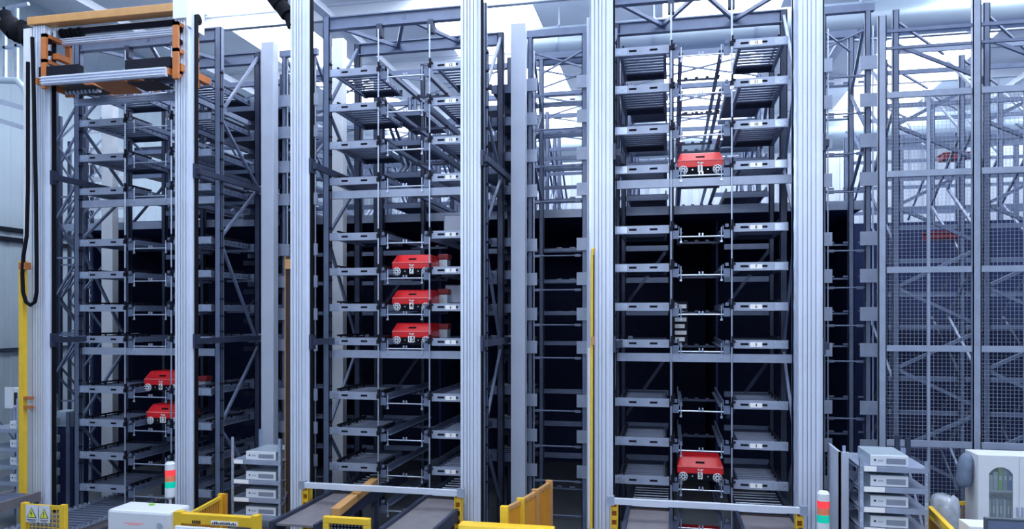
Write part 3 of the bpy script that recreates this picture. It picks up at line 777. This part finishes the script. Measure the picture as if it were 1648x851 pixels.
# fence running back from the beam in front of the leftmost bay
pf = W(284, 828, 9.6); pb = W(362, 795, 11.0)
t = thing('safety_fence', 'yellow slatted fence sloping back to a post right of the second mast', 'fence', (pf.x, pf.y, 0))
pbx = X(356, 11.0); zt = W(356, 797, 11.0).z; zf = W(290, 830, 9.7).z
MB().box((pbx-.04, 10.96, 0), (pbx+.04, 11.04, zt+.03)).build('post', 'yellow', t)
MB().box((pbx+.04, 10.97, 0), (pbx+.1, 11.03, zt+.03)).build('post_flange', 'amber', t)
pfx = X(292, 9.7)
MB().bar((pfx, 9.7, zt-.03), (pbx, 10.98, zt-.03), .05).build('top_rail', 'yellow', t)
for k in range(1, 17):
    q = k/17; MB().box((pfx+(pbx-pfx)*q-.012, 9.7+1.28*q-.012, .2), (pfx+(pbx-pfx)*q+.012, 9.7+1.28*q+.012, zt-.05)).build('slat', 'amber', t)
y = 9.45
x0, x1 = X(283, y), X(418, y); z1 = W(350, 828, y).z
t = thing('safety_barrier', 'yellow barrier beam with dark lettering below the left server shelf', 'barrier', (x0, y, 0))
MB().box((x0, y-.05, z1-.14), (x1-.08, y+.05, z1)).build('beam', 'yellow', t, .006)
MB().box((x0, y-.06, 0), (x0+.12, y+.06, z1+.02)).build('post', 'yellow', t)
MB().box((x1-.1, y-.06, 0), (x1, y+.06, z1+.03)).build('post', 'yellow', t)
b_ = MB().box((x0+.6, y-.056, z1-.13), (x0+1.02, y-.051, z1-.07)).build('lettering_plate', 'label', t)
m = MB()
random.seed(3)
for k in range(5): m.box((x0+.3+k*.028, y-.056, z1-.13), (x0+.318+k*.028, y-.051, z1-.085))
for k in range(12): m.box((x0+.62+k*.032, y-.06, z1-.12), (x0+.64+k*.032, y-.0565, z1-.12+random.choice((.02, .03, .035))))
m.build('lettering', 'ink', t)
# yellow machine frame low in the middle
y = 9.3
x0, x1 = X(519, y), X(594, y); z1 = W(555, 833, y).z
t = thing('machine_guard', 'yellow guard frame with dark slots below the middle bay', 'guard', (x0, y, 0))
MB().box((x0, y, z1-.09), (x1, y+.08, z1)).box((x0, y, 0), (x0+.09, y+.08, z1-.09)).box((x1-.09, y, 0), (x1, y+.08, z1-.09)).build('frame', 'yellow', t, .01)
mesh_panel(MB(), x0+.09, x1-.09, y+.04, .3, z1-.09, .045, .014).build('grille', 'black', t)
MB().box((x0+.09, y+.07, .3), (x1-.09, y+.08, z1-.09)).build('panel', 'column', t)
# white and yellow machine table top
y = 8.3
x0, x1 = X(708, y), X(838, y); z1 = W(760, 842, y+.95).z
t = thing('machine_cover', 'white machine cover with yellow edge at the bottom centre', 'machine', (x0, y, 0))
MB().box((x0, y, 0), (x1, y+1.0, z1-.03)).build('body', 'white', t, .02)
MB().box((x0, y+.75, z1-.03), (x1+.25, y+.95, z1+.03)).build('yellow_edge', 'yellow', t, .01)
# amber panel fence
t = thing('safety_fence', 'amber panelled fence rising to a tall yellow post below the pale column', 'fence', (X(840, 10), 10, 0))
P = [(X(812, 9.4), 9.4), (X(838, 9.85), 9.85), (X(862, 10.4), 10.4), (X(884, 11.0), 11.0)]
zt = W(884, 776, 11.0).z
for (ax, ay), (bx_, by_) in zip(P, P[1:]):
    MB().bar((ax, ay, (zt+.2)/2), (bx_, by_, (zt+.2)/2), .02, zt-.25).build('panel', 'amber', t)
    MB().bar((ax, ay, zt-.02), (bx_, by_, zt-.02), .05).build('top_rail', 'tan', t)
for i, (ax, ay) in enumerate(P): MB().box((ax-.05, ay-.04, 0), (ax+.05, ay+.04, zt+.03)).build('post', 'yellow' if i < 2 else 'tan', t)
# right corner fence
t = thing('safety_fence', 'yellow rail fence between the right server shelf and the cabinet', 'fence', (X(1500, 10.6), 10.6, 0))
zt = W(1538, 812, 11.3).z
MB().bar((X(1496, 10.9), 10.9, zt+.02), (X(1545, 9.6), 9.6, zt-.02), .06, .08).build('top_rail', 'yellow', t)
MB().bar((X(1496, 10.9), 10.9, zt/2), (X(1545, 9.6), 9.6, zt/2), .015, zt-.2).build('panel', 'amber', t)
MB().box((X(1496, 11.5), 11.5, zt-.05), (X(1570, 11.5), 11.55, zt)).build('rear_rail', 'yellow', t)
mesh_panel(MB(), X(1496, 11.5), X(1570, 11.5), 11.5, .2, zt-.05, .08, .01).build('mesh_panel', 'amber', t)
for x, y in ((X(1496, 10.9), 10.9), (X(1545, 9.6), 9.6)): MB().box((x-.04, y-.04, 0), (x+.04, y+.04, zt-.02)).build('post', 'yellow', t)

# ---------------------------------------------------------------- signal towers
def signal(px, ytop, Y, label):
    p = W(px, ytop, Y); t = thing('signal_tower', label, 'signal light', (p.x, Y, 0))
    z = p.z; r = .078
    MB().lathe([(r*.7, z), (r, z-.03), (r, z-.12)], (p.x, Y, 0), 'z', 18).build('cap', 'white', t)
    MB().lathe([(r*.98, z-.12), (r*.98, z-.21)], (p.x, Y, 0), 'z', 18).build('red_lens', 'lampred', t)
    MB().lathe([(r*.98, z-.21), (r*.98, z-.30)], (p.x, Y, 0), 'z', 18).build('orange_lens', 'lampor', t)
    MB().lathe([(r*.98, z-.30), (r*.98, z-.40)], (p.x, Y, 0), 'z', 18).build('green_lens', 'lampgreen', t)
    MB().lathe([(r, z-.40), (r, z-.54), (r*.6, z-.57)], (p.x, Y, 0), 'z', 18).build('base', 'white', t)
    MB().tube([(p.x, Y, z-.57), (p.x, Y, .0)], .02, 10).build('pole', 'white', t)
signal(274, 743, 10.3, 'signal light with red, orange and green lenses before the second mast')
signal(1325, 790, 10.3, 'signal light with red, orange and green lenses right of the last mast')

# white control housing
y = 9.5
x0, x1 = X(172, y), X(272, y); z1 = W(220, 822, y).z
t = thing('control_housing', 'white boxy machine housing with rounded edges left of signal light', 'machine', (x0, y, 0))
MB().box((x0, y, .05), (x1, y+.5, z1)).build('body', 'white', t, .04)
MB().box((x0+.3, y-.003, z1-.19), (x0+.62, y, z1-.175)).box((x0+.36, y-.003, z1-.21), (x0+.55, y, z1-.2)).build('caption_line', 'redline', t)
MB().lathe([(.05, 0), (.05, -.01)], (x1-.15, y, z1-.2), 'y', 14).build('round_cover', 'duct', t)
MB().box((x0+.47, y+.3, z1), (x0+.53, y+.36, z1+.03)).build('green_button', 'green', t)
# pale machine top bottom left centre
y = 8.9
x0, x1 = X(285, y), X(450, y); z1 = W(330, 848, y).z
t = thing('machine_table', 'pale grey machine top at the bottom edge in front of yellow barrier', 'machine', (x0, y-1, 0))
MB().box((x0, y-.9, 0), (x1, y, z1-.02)).build('body', 'column', t, .03)
MB().box((x0, y-.06, z1-.02), (x1+.05, y, z1)).build('rim', 'whitecol', t)

# ---------------------------------------------------------------- server shelves
def server_shelf(px0, px1, Y, ys, bx, lab, tall, depth=.9, flange=True):
    x0, x1 = X(px0, Y), X(px1, Y)
    zt = W(px0, tall, Y).z
    t = thing('equipment_shelf', 'bolted grey steel shelving ' + lab, 'shelving', (x0, Y, 0))
    for x in (x0, x1):
        for y in (Y, Y+depth):
            m = MB(); s = 1 if x == x0 else -1
            m.box((x-.0, y, 0), (x+s*.05, y+.004, zt)); m.box((x, y, 0), (x+s*.004, y+(.05 if y == Y else -.05), zt))
            m.build('upright', 'zinc', t)
    m = MB()
    for k in range(14):
        for x in (x0+.025, x1-.025): m.lathe([(.008, 0), (.008, -.004)], (x, Y, .3+k*(zt-.35)/14), 'y', 6)
    m.build('bolt', 'label', t)
    for i, py in enumerate(ys):
        z = W((px0+px1)/2, py, Y).z
        MB().box((x0+.004, Y-.005, z-.06), (x1-.004, Y+depth, z-.055)).box((x0+.004, Y-.006, z-.065), (x1-.004, Y-.001, z)).box((x0, Y, z-.01), (x1, Y+depth, z)).build('shelf_board', 'plate', t)
        lb = MB().box((x0+.055, Y-.012, z-.06), (x0+.055+(.3 if i else .18)*(x1-x0)/1.0, Y-.0065, z+.005)).build('label_strip', 'label', t)
    MB().bar((x0, Y+.05, zt-.1), (x0, Y+depth-.05, zt-1.1), .03, .005).build('brace', 'rack', t)
    MB().bar((x1, Y+.05, zt-1.1), (x1, Y+depth-.05, zt-.1), .03, .005).build('brace', 'rack', t)
    out = []
    for i, py in enumerate(ys):
        z = W((px0+px1)/2, py, Y).z+.001
        c0 = x0+(x1-x0)*bx[0]; c1 = x0+(x1-x0)*bx[1]
        hh = (.145 if (c1-c0) > .4 else .13)
        b = thing('server_unit', 'pale rack server on the %s board of the shelving %s' % (('top', 'second', 'third', 'fourth', 'fifth')[i], lab.split(' with')[0]), 'server', (c0, Y+.05, z), 'rack servers on the shelving')
        MB().box((c0, Y+.05, z), (c1, Y+.7, z+hh)).build('case', 'duct', b, .006)
        fr = MB().box((c0, Y+.03, z+.005), (c1, Y+.049, z+hh-.003)).build('front_panel', 'white', b, .004)
        w = c1-c0
        m = MB()
        for k in range(9): m.box((c0+w*.42, Y+.027, z+.035+k*.008), (c0+w*.93, Y+.0295, z+.039+k*.008))
        m.build('vent_grille', 'rack', fr)
        MB().lathe([(.014, 0), (.014, -.004)], (c0+w*.12, Y+.03, z+hh*.55), 'y', 10).build('power_button', 'ink', fr)
        MB().box((c0+w*.2, Y+.027, z+hh*.45), (c0+w*.34, Y+.0295, z+hh*.6)).build('badge', 'duct', fr)
server_shelf(372, 452, 11.2, [741, 773, 802, 830], (.28, .88), 'left of the second mast pair', 703)
server_shelf(1383, 1495, 10.3, [752, 785, 818, 851], (.17, .72), 'right of the last mast', 738, 1.0)
server_shelf(-28, 30, 11.5, [690, 720, 748, 775, 803], (.72, 1.3), 'at the far left edge', 640)
# tall panel beside right shelf
a = X(1350, 10.6); b = X(1366, 10.6)
t = thing('cabinet_side', 'tall bright metal profile left of the right server shelving', 'panel', (a, 10.6, 0))
MB().box((a, 10.6, 0), (b, 10.63, W(1350, 727, 10.6).z)).box((a, 10.6, 0), (a+.03, 11.3, W(1350, 727, 10.6).z)).build('profile', 'column', t)
for px, py in ((1444, 700), (1461, 705)):
    pass
p0 = W(1444, 735, 11.3)
t = thing('tool_handles', 'two short dark uprights standing behind the right server shelving', 'post', p0)
for px, py in ((1444, 700), (1461, 705)): MB().bar((X(px, 11.35), 11.35, 0), W(px, py, 11.35), .06).build('upright', 'rackd', t)

# bag and bin
pt = W(1520, 797, 11.05); r = .17
prof_ = [(r*.8, 0), (r*.95, .3), (r, .8), (r*1.05, pt.z-.35), (r*1.12, pt.z-.18), (r*.95, pt.z-.03), (r*.6, pt.z)]
m = MB(); n = 20; vs = []; fs = []
random.seed(5)
for i, (rr, h) in enumerate(prof_):
    for k in range(n):
        q = 2*pi*k/n; f = 1+random.uniform(-.06, .06)*(i > 2); vs.append((pt.x+cos(q)*rr*f, 11.05+sin(q)*rr*f, h+random.uniform(-.02, .02)*(i > 2)))
for i in range(len(prof_)-1):
    for k in range(n): fs.append((i*n+k, i*n+(k+1) % n, (i+1)*n+(k+1) % n, (i+1)*n+k))
fs.append(tuple(range(n))); fs.append(tuple((len(prof_)-1)*n+k for k in range(n)))
m.add(vs, fs, True)
tag(m.build('waste_sack', 'plastic'), 'tall waste bin wrapped in a crinkled clear plastic sack beside cabinet', 'bin')

# storage cabinet on the right
Y = 11.0
x0 = X(1574, Y); x1 = x0+.98; z1 = W(1574, 732, Y).z
t = thing('filing_cabinet', 'white filing cabinet with arched glass doors at the right edge', 'cabinet', (x0, Y, 0))
MB().box((x0, Y+.02, .05), (x0+.02, Y+.45, z1)).box((x1-.02, Y+.02, .05), (x1, Y+.45, z1)).box((x0+.02, Y+.43, .05), (x1-.02, Y+.45, z1)).box((x0+.02, Y+.02, z1-.02), (x1-.02, Y+.43, z1)).box((x0+.02, Y+.02, .05), (x1-.02, Y+.43, .07)).build('carcass', 'white', t)
MB().box((x0+.02, Y+.02, 0), (x1-.02, Y+.43, .05)).build('plinth', 'rackd', t)
zs = W(1600, 791, Y).z
sh1 = MB().box((x0+.02, Y+.03, zs-.012), (x1-.02, Y+.43, zs+.012)).build('shelf_board', 'white', t)
MB().box((x0+.02, Y+.03, zs-.47), (x1-.02, Y+.43, zs-.45)).build('shelf_board', 'white', t)
for d in (0, 1):
    dx0 = x0+.002+d*.49; dx1 = dx0+.485
    gx0, gx1 = dx0+.13, dx1-.07
    gz0, gz1 = 1.15, z1-.15
    m = MB(); n = 8
    # frame pieces with an arched opening
    m.box((dx0, Y, .08), (gx0, Y+.018, z1)).box((gx1, Y, .08), (dx1, Y+.018, z1)).box((gx0, Y, .08), (gx1, Y+.018, gz0))
    arc = [(gx0+(gx1-gx0)*k/n, gz1-.09+.09*sin(pi*k/n)**.7 if 0 < k < n else gz1-.09) for k in range(n+1)]
    m.prism(arc+[(gx1, z1), (gx0, z1)], Y, Y+.018, 'y')
    dr = m.build('door', 'white', t)
    MB().box((gx0, Y+.008, gz0), (gx1, Y+.011, gz1)).build('glass_pane', 'glass', dr)
    MB().box(((dx1-.035) if d == 0 else dx0+.02, Y-.03, 1.25), ((dx1-.02) if d == 0 else dx0+.035, Y, 1.38)).build('handle', 'zinc', dr)
cols = [('white','white'), ('green','green'), ('label','white'), ('blue','blue'), ('column','grey')]
xx = x0+.15
for k, (mm, nm) in enumerate((('white','white'), ('white','pale'), ('green','green'), ('column','light blue'), ('blue','blue'))):
    w = .05; hh = (.2, .24, .3, .3, .26)[k]
    f = thing('binder', '%s binder on the upper cabinet shelf, %s from its left' % (nm, ('first', 'second', 'third', 'fourth', 'fifth')[k]), 'binder', (xx, Y+.06, zs+.013), 'binders in the cabinet')
    MB().box((xx, Y+.06, zs+.013), (xx+w, Y+.3, zs+.013+hh)).build('cover', mm, f)
    MB().box((xx+.012, Y+.056, zs+.15), (xx+w-.012, Y+.0595, zs+.2)).build('spine_label', 'label', f)
    xx += w+.008
xx = x0+.15
for k in range(7):
    w = .032
    f = thing('binder', 'slim pale grey binder in the lower row behind the arched glass', 'binder', (xx, Y+.06, zs-.449), 'slim binders in the lower row')
    MB().box((xx, Y+.06, zs-.449), (xx+w, Y+.3, zs-.449+.34)).build('cover', 'column' if k % 2 else 'white', f)
    MB().box((xx+.006, Y+.056, zs-.3), (xx+w-.006, Y+.0595, zs-.2)).build('spine_label', 'label', f)
    xx += w+.012
# cloth bag hanging on the cabinet's side
p = W(1562, 735, 10.95)
m = MB(); n = 14; vs = []; fs = []
pr = [(.05, 0), (.10, -.08), (.11, -.2), (.115, -.36), (.10, -.43), (.03, -.46)]
for i, (rr, h) in enumerate(pr):
    for k in range(n):
        q = 2*pi*k/n; vs.append((x0-.07-.10*(-h)+cos(q)*rr*.8, Y+.2+sin(q)*rr*1.2, z1-.02+h))
for i in range(len(pr)-1):
    for k in range(n): fs.append((i*n+k, i*n+(k+1) % n, (i+1)*n+(k+1) % n, (i+1)*n+k))
fs += [tuple(range(n)), tuple((len(pr)-1)*n+k for k in range(n))]
m.add(vs, fs, True); tag(m.build('cloth_bag', 'bagblue'), 'blue grey cloth bag hanging on the left side of white cabinet', 'bag')
# monitor back in the corner
y = 8.8; a = X(1585, y); b = a+.75; zt = W(1610, 834, y).z
t = thing('computer_monitor', 'dark grey monitor seen at the bottom right corner', 'monitor', (a, y, zt-.5))
MB().box((a, y, zt-.45), (b, y+.05, zt)).build('screen_case', 'screen', t, .01)
MB().box((a+.03, y-.004, zt-.42), (b-.03, y, zt-.03)).build('screen', 'rack', t)
MB().box((a+.33, y+.05, zt-.8), (a+.41, y+.08, zt-.2)).box((a+.2, y-.05, zt-.82), (a+.55, y+.2, zt-.8)).build('stand', 'screen', t)
t = thing('work_table', 'low table carrying the dark monitor at the bottom right', 'table', (a-.3, y-.5, 0))
MB().box((a-.6, y-.5, zt-.86), (b+.4, y+.6, zt-.82)).build('table_top', 'white', t)
for xx in (a-.55, b+.3):
    for yy in (y-.45, y+.5): MB().box((xx, yy, 0), (xx+.05, yy+.05, zt-.86)).build('leg', 'zinc', t)
a = X(1548, 10.0); zt = W(1548, 838, 10.0).z+.06
t = thing('paper_tray', 'white papers tray with green sheet left of the dark monitor', 'tray', (a, 10.0, zt-.82))
MB().box((a, 9.75, zt-.82), (a+.3, 10.1, zt-.06)).build('tray', 'white', t); MB().box((a+.12, 9.74, zt-.2), (a+.28, 9.749, zt-.1)).build('green_sheet', 'green', t)

# grey control box on the left wall side
p = W(10, 655, 12.2); q = W(40, 625, 12.2)
t = thing('switch_box', 'pale switch box left of the yellow post at the far left', 'box', p)
MB().box(p, (q.x, p.y+.2, q.z)).build('housing', 'whitecol', t, .01); MB().box((p.x+.2, p.y-.02, p.z+.05), (p.x+.26, p.y, q.z-.08)).build('handle', 'ink', t)
MB().box((p.x-.02, p.y-.015, p.z-.02), (p.x+.17, p.y, q.z+.02)).build('door_panel', 'white', t); MB().tube([(p.x+.1, p.y+.1, 0), (p.x+.1, p.y+.1, p.z)], .03, 8).build('post', 'zinc', t)
# small printer-like unit left of bay 1
p = W(88, 686, 12.4); q = W(110, 662, 12.4)
t = thing('terminal_cabinet', 'dark narrow terminal cabinet with light top between left mast and bay', 'cabinet', (p.x, 12.4, 0))
MB().box((p.x, 12.4, 0), (q.x+.1, 12.8, p.z)).build('body', 'navy', t); MB().box((p.x, 12.38, p.z), (q.x, 12.7, q.z)).build('head', 'duct', t, .01)
MB().box((q.x-.02, 12.36, 0), (q.x+.06, 12.38, q.z)).build('edge_profile', 'rack', t)

# white cards inside the right-hand lane
p = W(1086, 487, 13.4)
t = thing('card_holder', 'column of small white cards inside the lane of the right-hand bay', 'card holder', p)
MB().box((p.x-.02, 13.42, p.z-.72), (p.x+.22, 13.44, p.z+.02)).build('backing', 'blackmetal', t)
for k in range(6): MB().box((p.x, 13.39, p.z-.1-k*.115), (p.x+.2-.03*(k % 2), 13.41, p.z-.03-k*.115)).build('card', 'label', t)

# ---------------------------------------------------------------- mesh cage on the right
YC = 12.0
px_ = [1419, 1571]
cx = [X(p, YC) for p in px_]; pit = cx[1]-cx[0]; cx += [cx[1]+pit, cx[1]+2*pit]
ZB = [3.27, 2.1, .68, -.48, -1.88, -3.2]
t = thing('mesh_cage', 'tall grey mesh cage wall of bolted posts and beams at the right', 'cage', (cx[0], YC, 0))
for i, x in enumerate(cx):
    slotpost(MB(), x, YC, 0, zz(4.45+(.3 if i else 0)), .11, .08).build('post', 'plate', t)
    slotpost(MB(), x+.01, YC+.13, 0, zz(4.3), .05, .05).build('rear_post', 'rack', t)
for i in range(3):
    a, b = cx[i]+.06, cx[i+1]-.06; xm = (a+b)/2
    for z in ZB: MB().box((a, YC-.03, zz(z)-.045), (b, YC+.03, zz(z)+.045)).build('beam', 'plate', t)
    MB().box((a, YC-.02, zz(4.2)), (b, YC+.02, zz(4.25))).build('top_rail', 'rack', t)
    MB().box((a, YC-.02, zz(3.95)), (b, YC+.02, zz(3.99))).build('top_rail', 'rack', t)
    for z0, z1 in zip(ZB[1:], ZB[:-1]):
        if z1 > 3: z1m = z1
        MB().box((xm-.02, YC-.02, zz(z0)+.045), (xm+.02, YC+.02, zz(z1)-.045)).build('mullion', 'plate', t)
        m = mesh_panel(MB(), a, xm-.02, YC+.01, zz(z0)+.045, zz(z1)-.045, .055, .004); mesh_panel(m, xm+.02, b, YC+.01, zz(z0)+.045, zz(z1)-.045, .055, .004)
        m.build('mesh_panel', 'plate', t)
# racks behind the cage, braced
rl = ['just behind the mesh cage', 'second row behind the mesh cage', 'third row behind the mesh cage', 'last row behind the mesh cage']
for ri, Y in enumerate((12.6, 14.7, 17.0, 20.0)):
    t = thing('caged_rack', 'grey braced rack frame ' + rl[ri], 'rack', (cx[0], Y, 0))
    xs = [cx[0]+(.35 if ri == 0 else .5)+(pit*1.0)*k+.4*ri*.6 for k in range(5 if ri < 2 else 7)]
    for x in xs: slotpost(MB(), x, Y, 0 if ri < 2 else zz(1.9), zz(4.75-.1*ri), .09, .09).build('upright', 'rack', t)
    for k in range(len(xs)-1):
        x0, x1 = xs[k], xs[k+1]
        zs = [4.5, 3.55, 2.6, 1.65, .7, -.25, -1.2, -2.15, -3.1]
        if ri < 2 and k < 3:
            zs2 = [4.22-.63*j for j in range(13)]
            for j in range(len(zs2)-1):
                p, q = (x0, x1) if j % 2 == 0 else (x1, x0)
                if ri == 0: MB().bar((p, Y, zz(zs2[j])), (q, Y, zz(zs2[j+1])), .05).build('brace', 'rack', t)
        for l in (LV if ri < 2 else LV[:4]):
            MB().box((x0+.05, Y, zz(l)-.1+.3*(ri % 2)), (x1-.05, Y+.04, zz(l)-.02+.3*(ri % 2))).build('shelf_beam', 'rack' if ri else 'plate', t) if (ri or l in (LV[0],)) else None
        MB().bar((x0, Y, zz(4.6)), (x1, Y+1.8, zz(4.6)), .035).build('top_brace', 'rack', t)
        if ri == 1: MB().box((x0+.05, Y+.1, zz(-.1)), (x1-.05, Y+1.6, zz(-.06))).build('deck', 'rackd', t)
    for x in xs[:5]:
        z = 4.4; s = 0
        while z > (-3 if ri < 2 else 3) and ri < 3:
            MB().bar((x, Y if s else Y+1.6, zz(z)), (x, Y+1.6 if s else Y, zz(z-1.1)), .04).build('depth_brace', 'rack', t); z -= 1.1; s ^= 1
t = thing('rear_shade_panels', 'dark blue panels added to darken the space far behind the mesh cage', 'enclosure', (xb_, 21, 0))  # added sheets that give the mesh cage a dark background
MB().box((xb_+.1, 16.5, 0), (XR-4, 16.6, zz(1.9))).build('front_panel', 'navy', t)
MB().box((xb_+.1, 16.6, zz(1.82)), (XR-4, 25, zz(1.9))).build('shade_roof_panel', 'navy', t)
for k, (px, py, Y, mm) in enumerate(((1540, 250, 17.3, 'purple'), (1520, 378, 14.9, 'purple'))):
    p = W(px, py, Y); t = thing('storage_tote', ['dull red tote high up behind the mesh cage', 'dull red tote in the middle of the mesh cage'][k], 'tote', p)
    MB().box((p.x-.25, Y, p.z-.07), (p.x+.25, Y+.4, p.z+.05)).build('body', mm, t, .02); MB().box((p.x-.27, Y-.02, p.z+.05), (p.x+.27, Y+.42, p.z+.07)).build('rim', mm, t)

# ---------------------------------------------------------------- light, world, camera
w = bpy.data.worlds.new('world'); SC.world = w; w.use_nodes = True
bg = w.node_tree.nodes['Background']; bg.inputs['Color'].default_value = (.52, .70, 1.0, 1); bg.inputs['Strength'].default_value = .38
def area(name, loc, rot, sx_, sy_, e, c=(.86, .92, 1)):
    l = bpy.data.lights.new(name, 'AREA'); l.shape = 'RECTANGLE'; l.size = sx_; l.size_y = sy_; l.energy = e; l.color = c
    o = bpy.data.objects.new(name, l); COL.objects.link(o); o.location = loc; o.rotation_euler = rot; return o
area('front_fill', (-2, -4.5, 9.0), (radians(74), 0, 0), 16, 3, 1000)  # unseen fill lamp added to brighten the front faces
cam = bpy.data.cameras.new('camera'); co = bpy.data.objects.new('camera', cam); COL.objects.link(co)
co.location = (0, 0, H); co.rotation_euler = (pi/2, 0, PSI)
cam.sensor_width = 36; cam.lens = F/1648*36; cam.shift_y = (HZ-425.5)/1648; cam.clip_end = 200
SC.camera = co
SC.view_settings.view_transform = 'Standard'; SC.view_settings.look = 'None'; SC.view_settings.gamma = 1
SC.view_settings.use_curve_mapping = False; SC.view_settings.exposure = 0.0
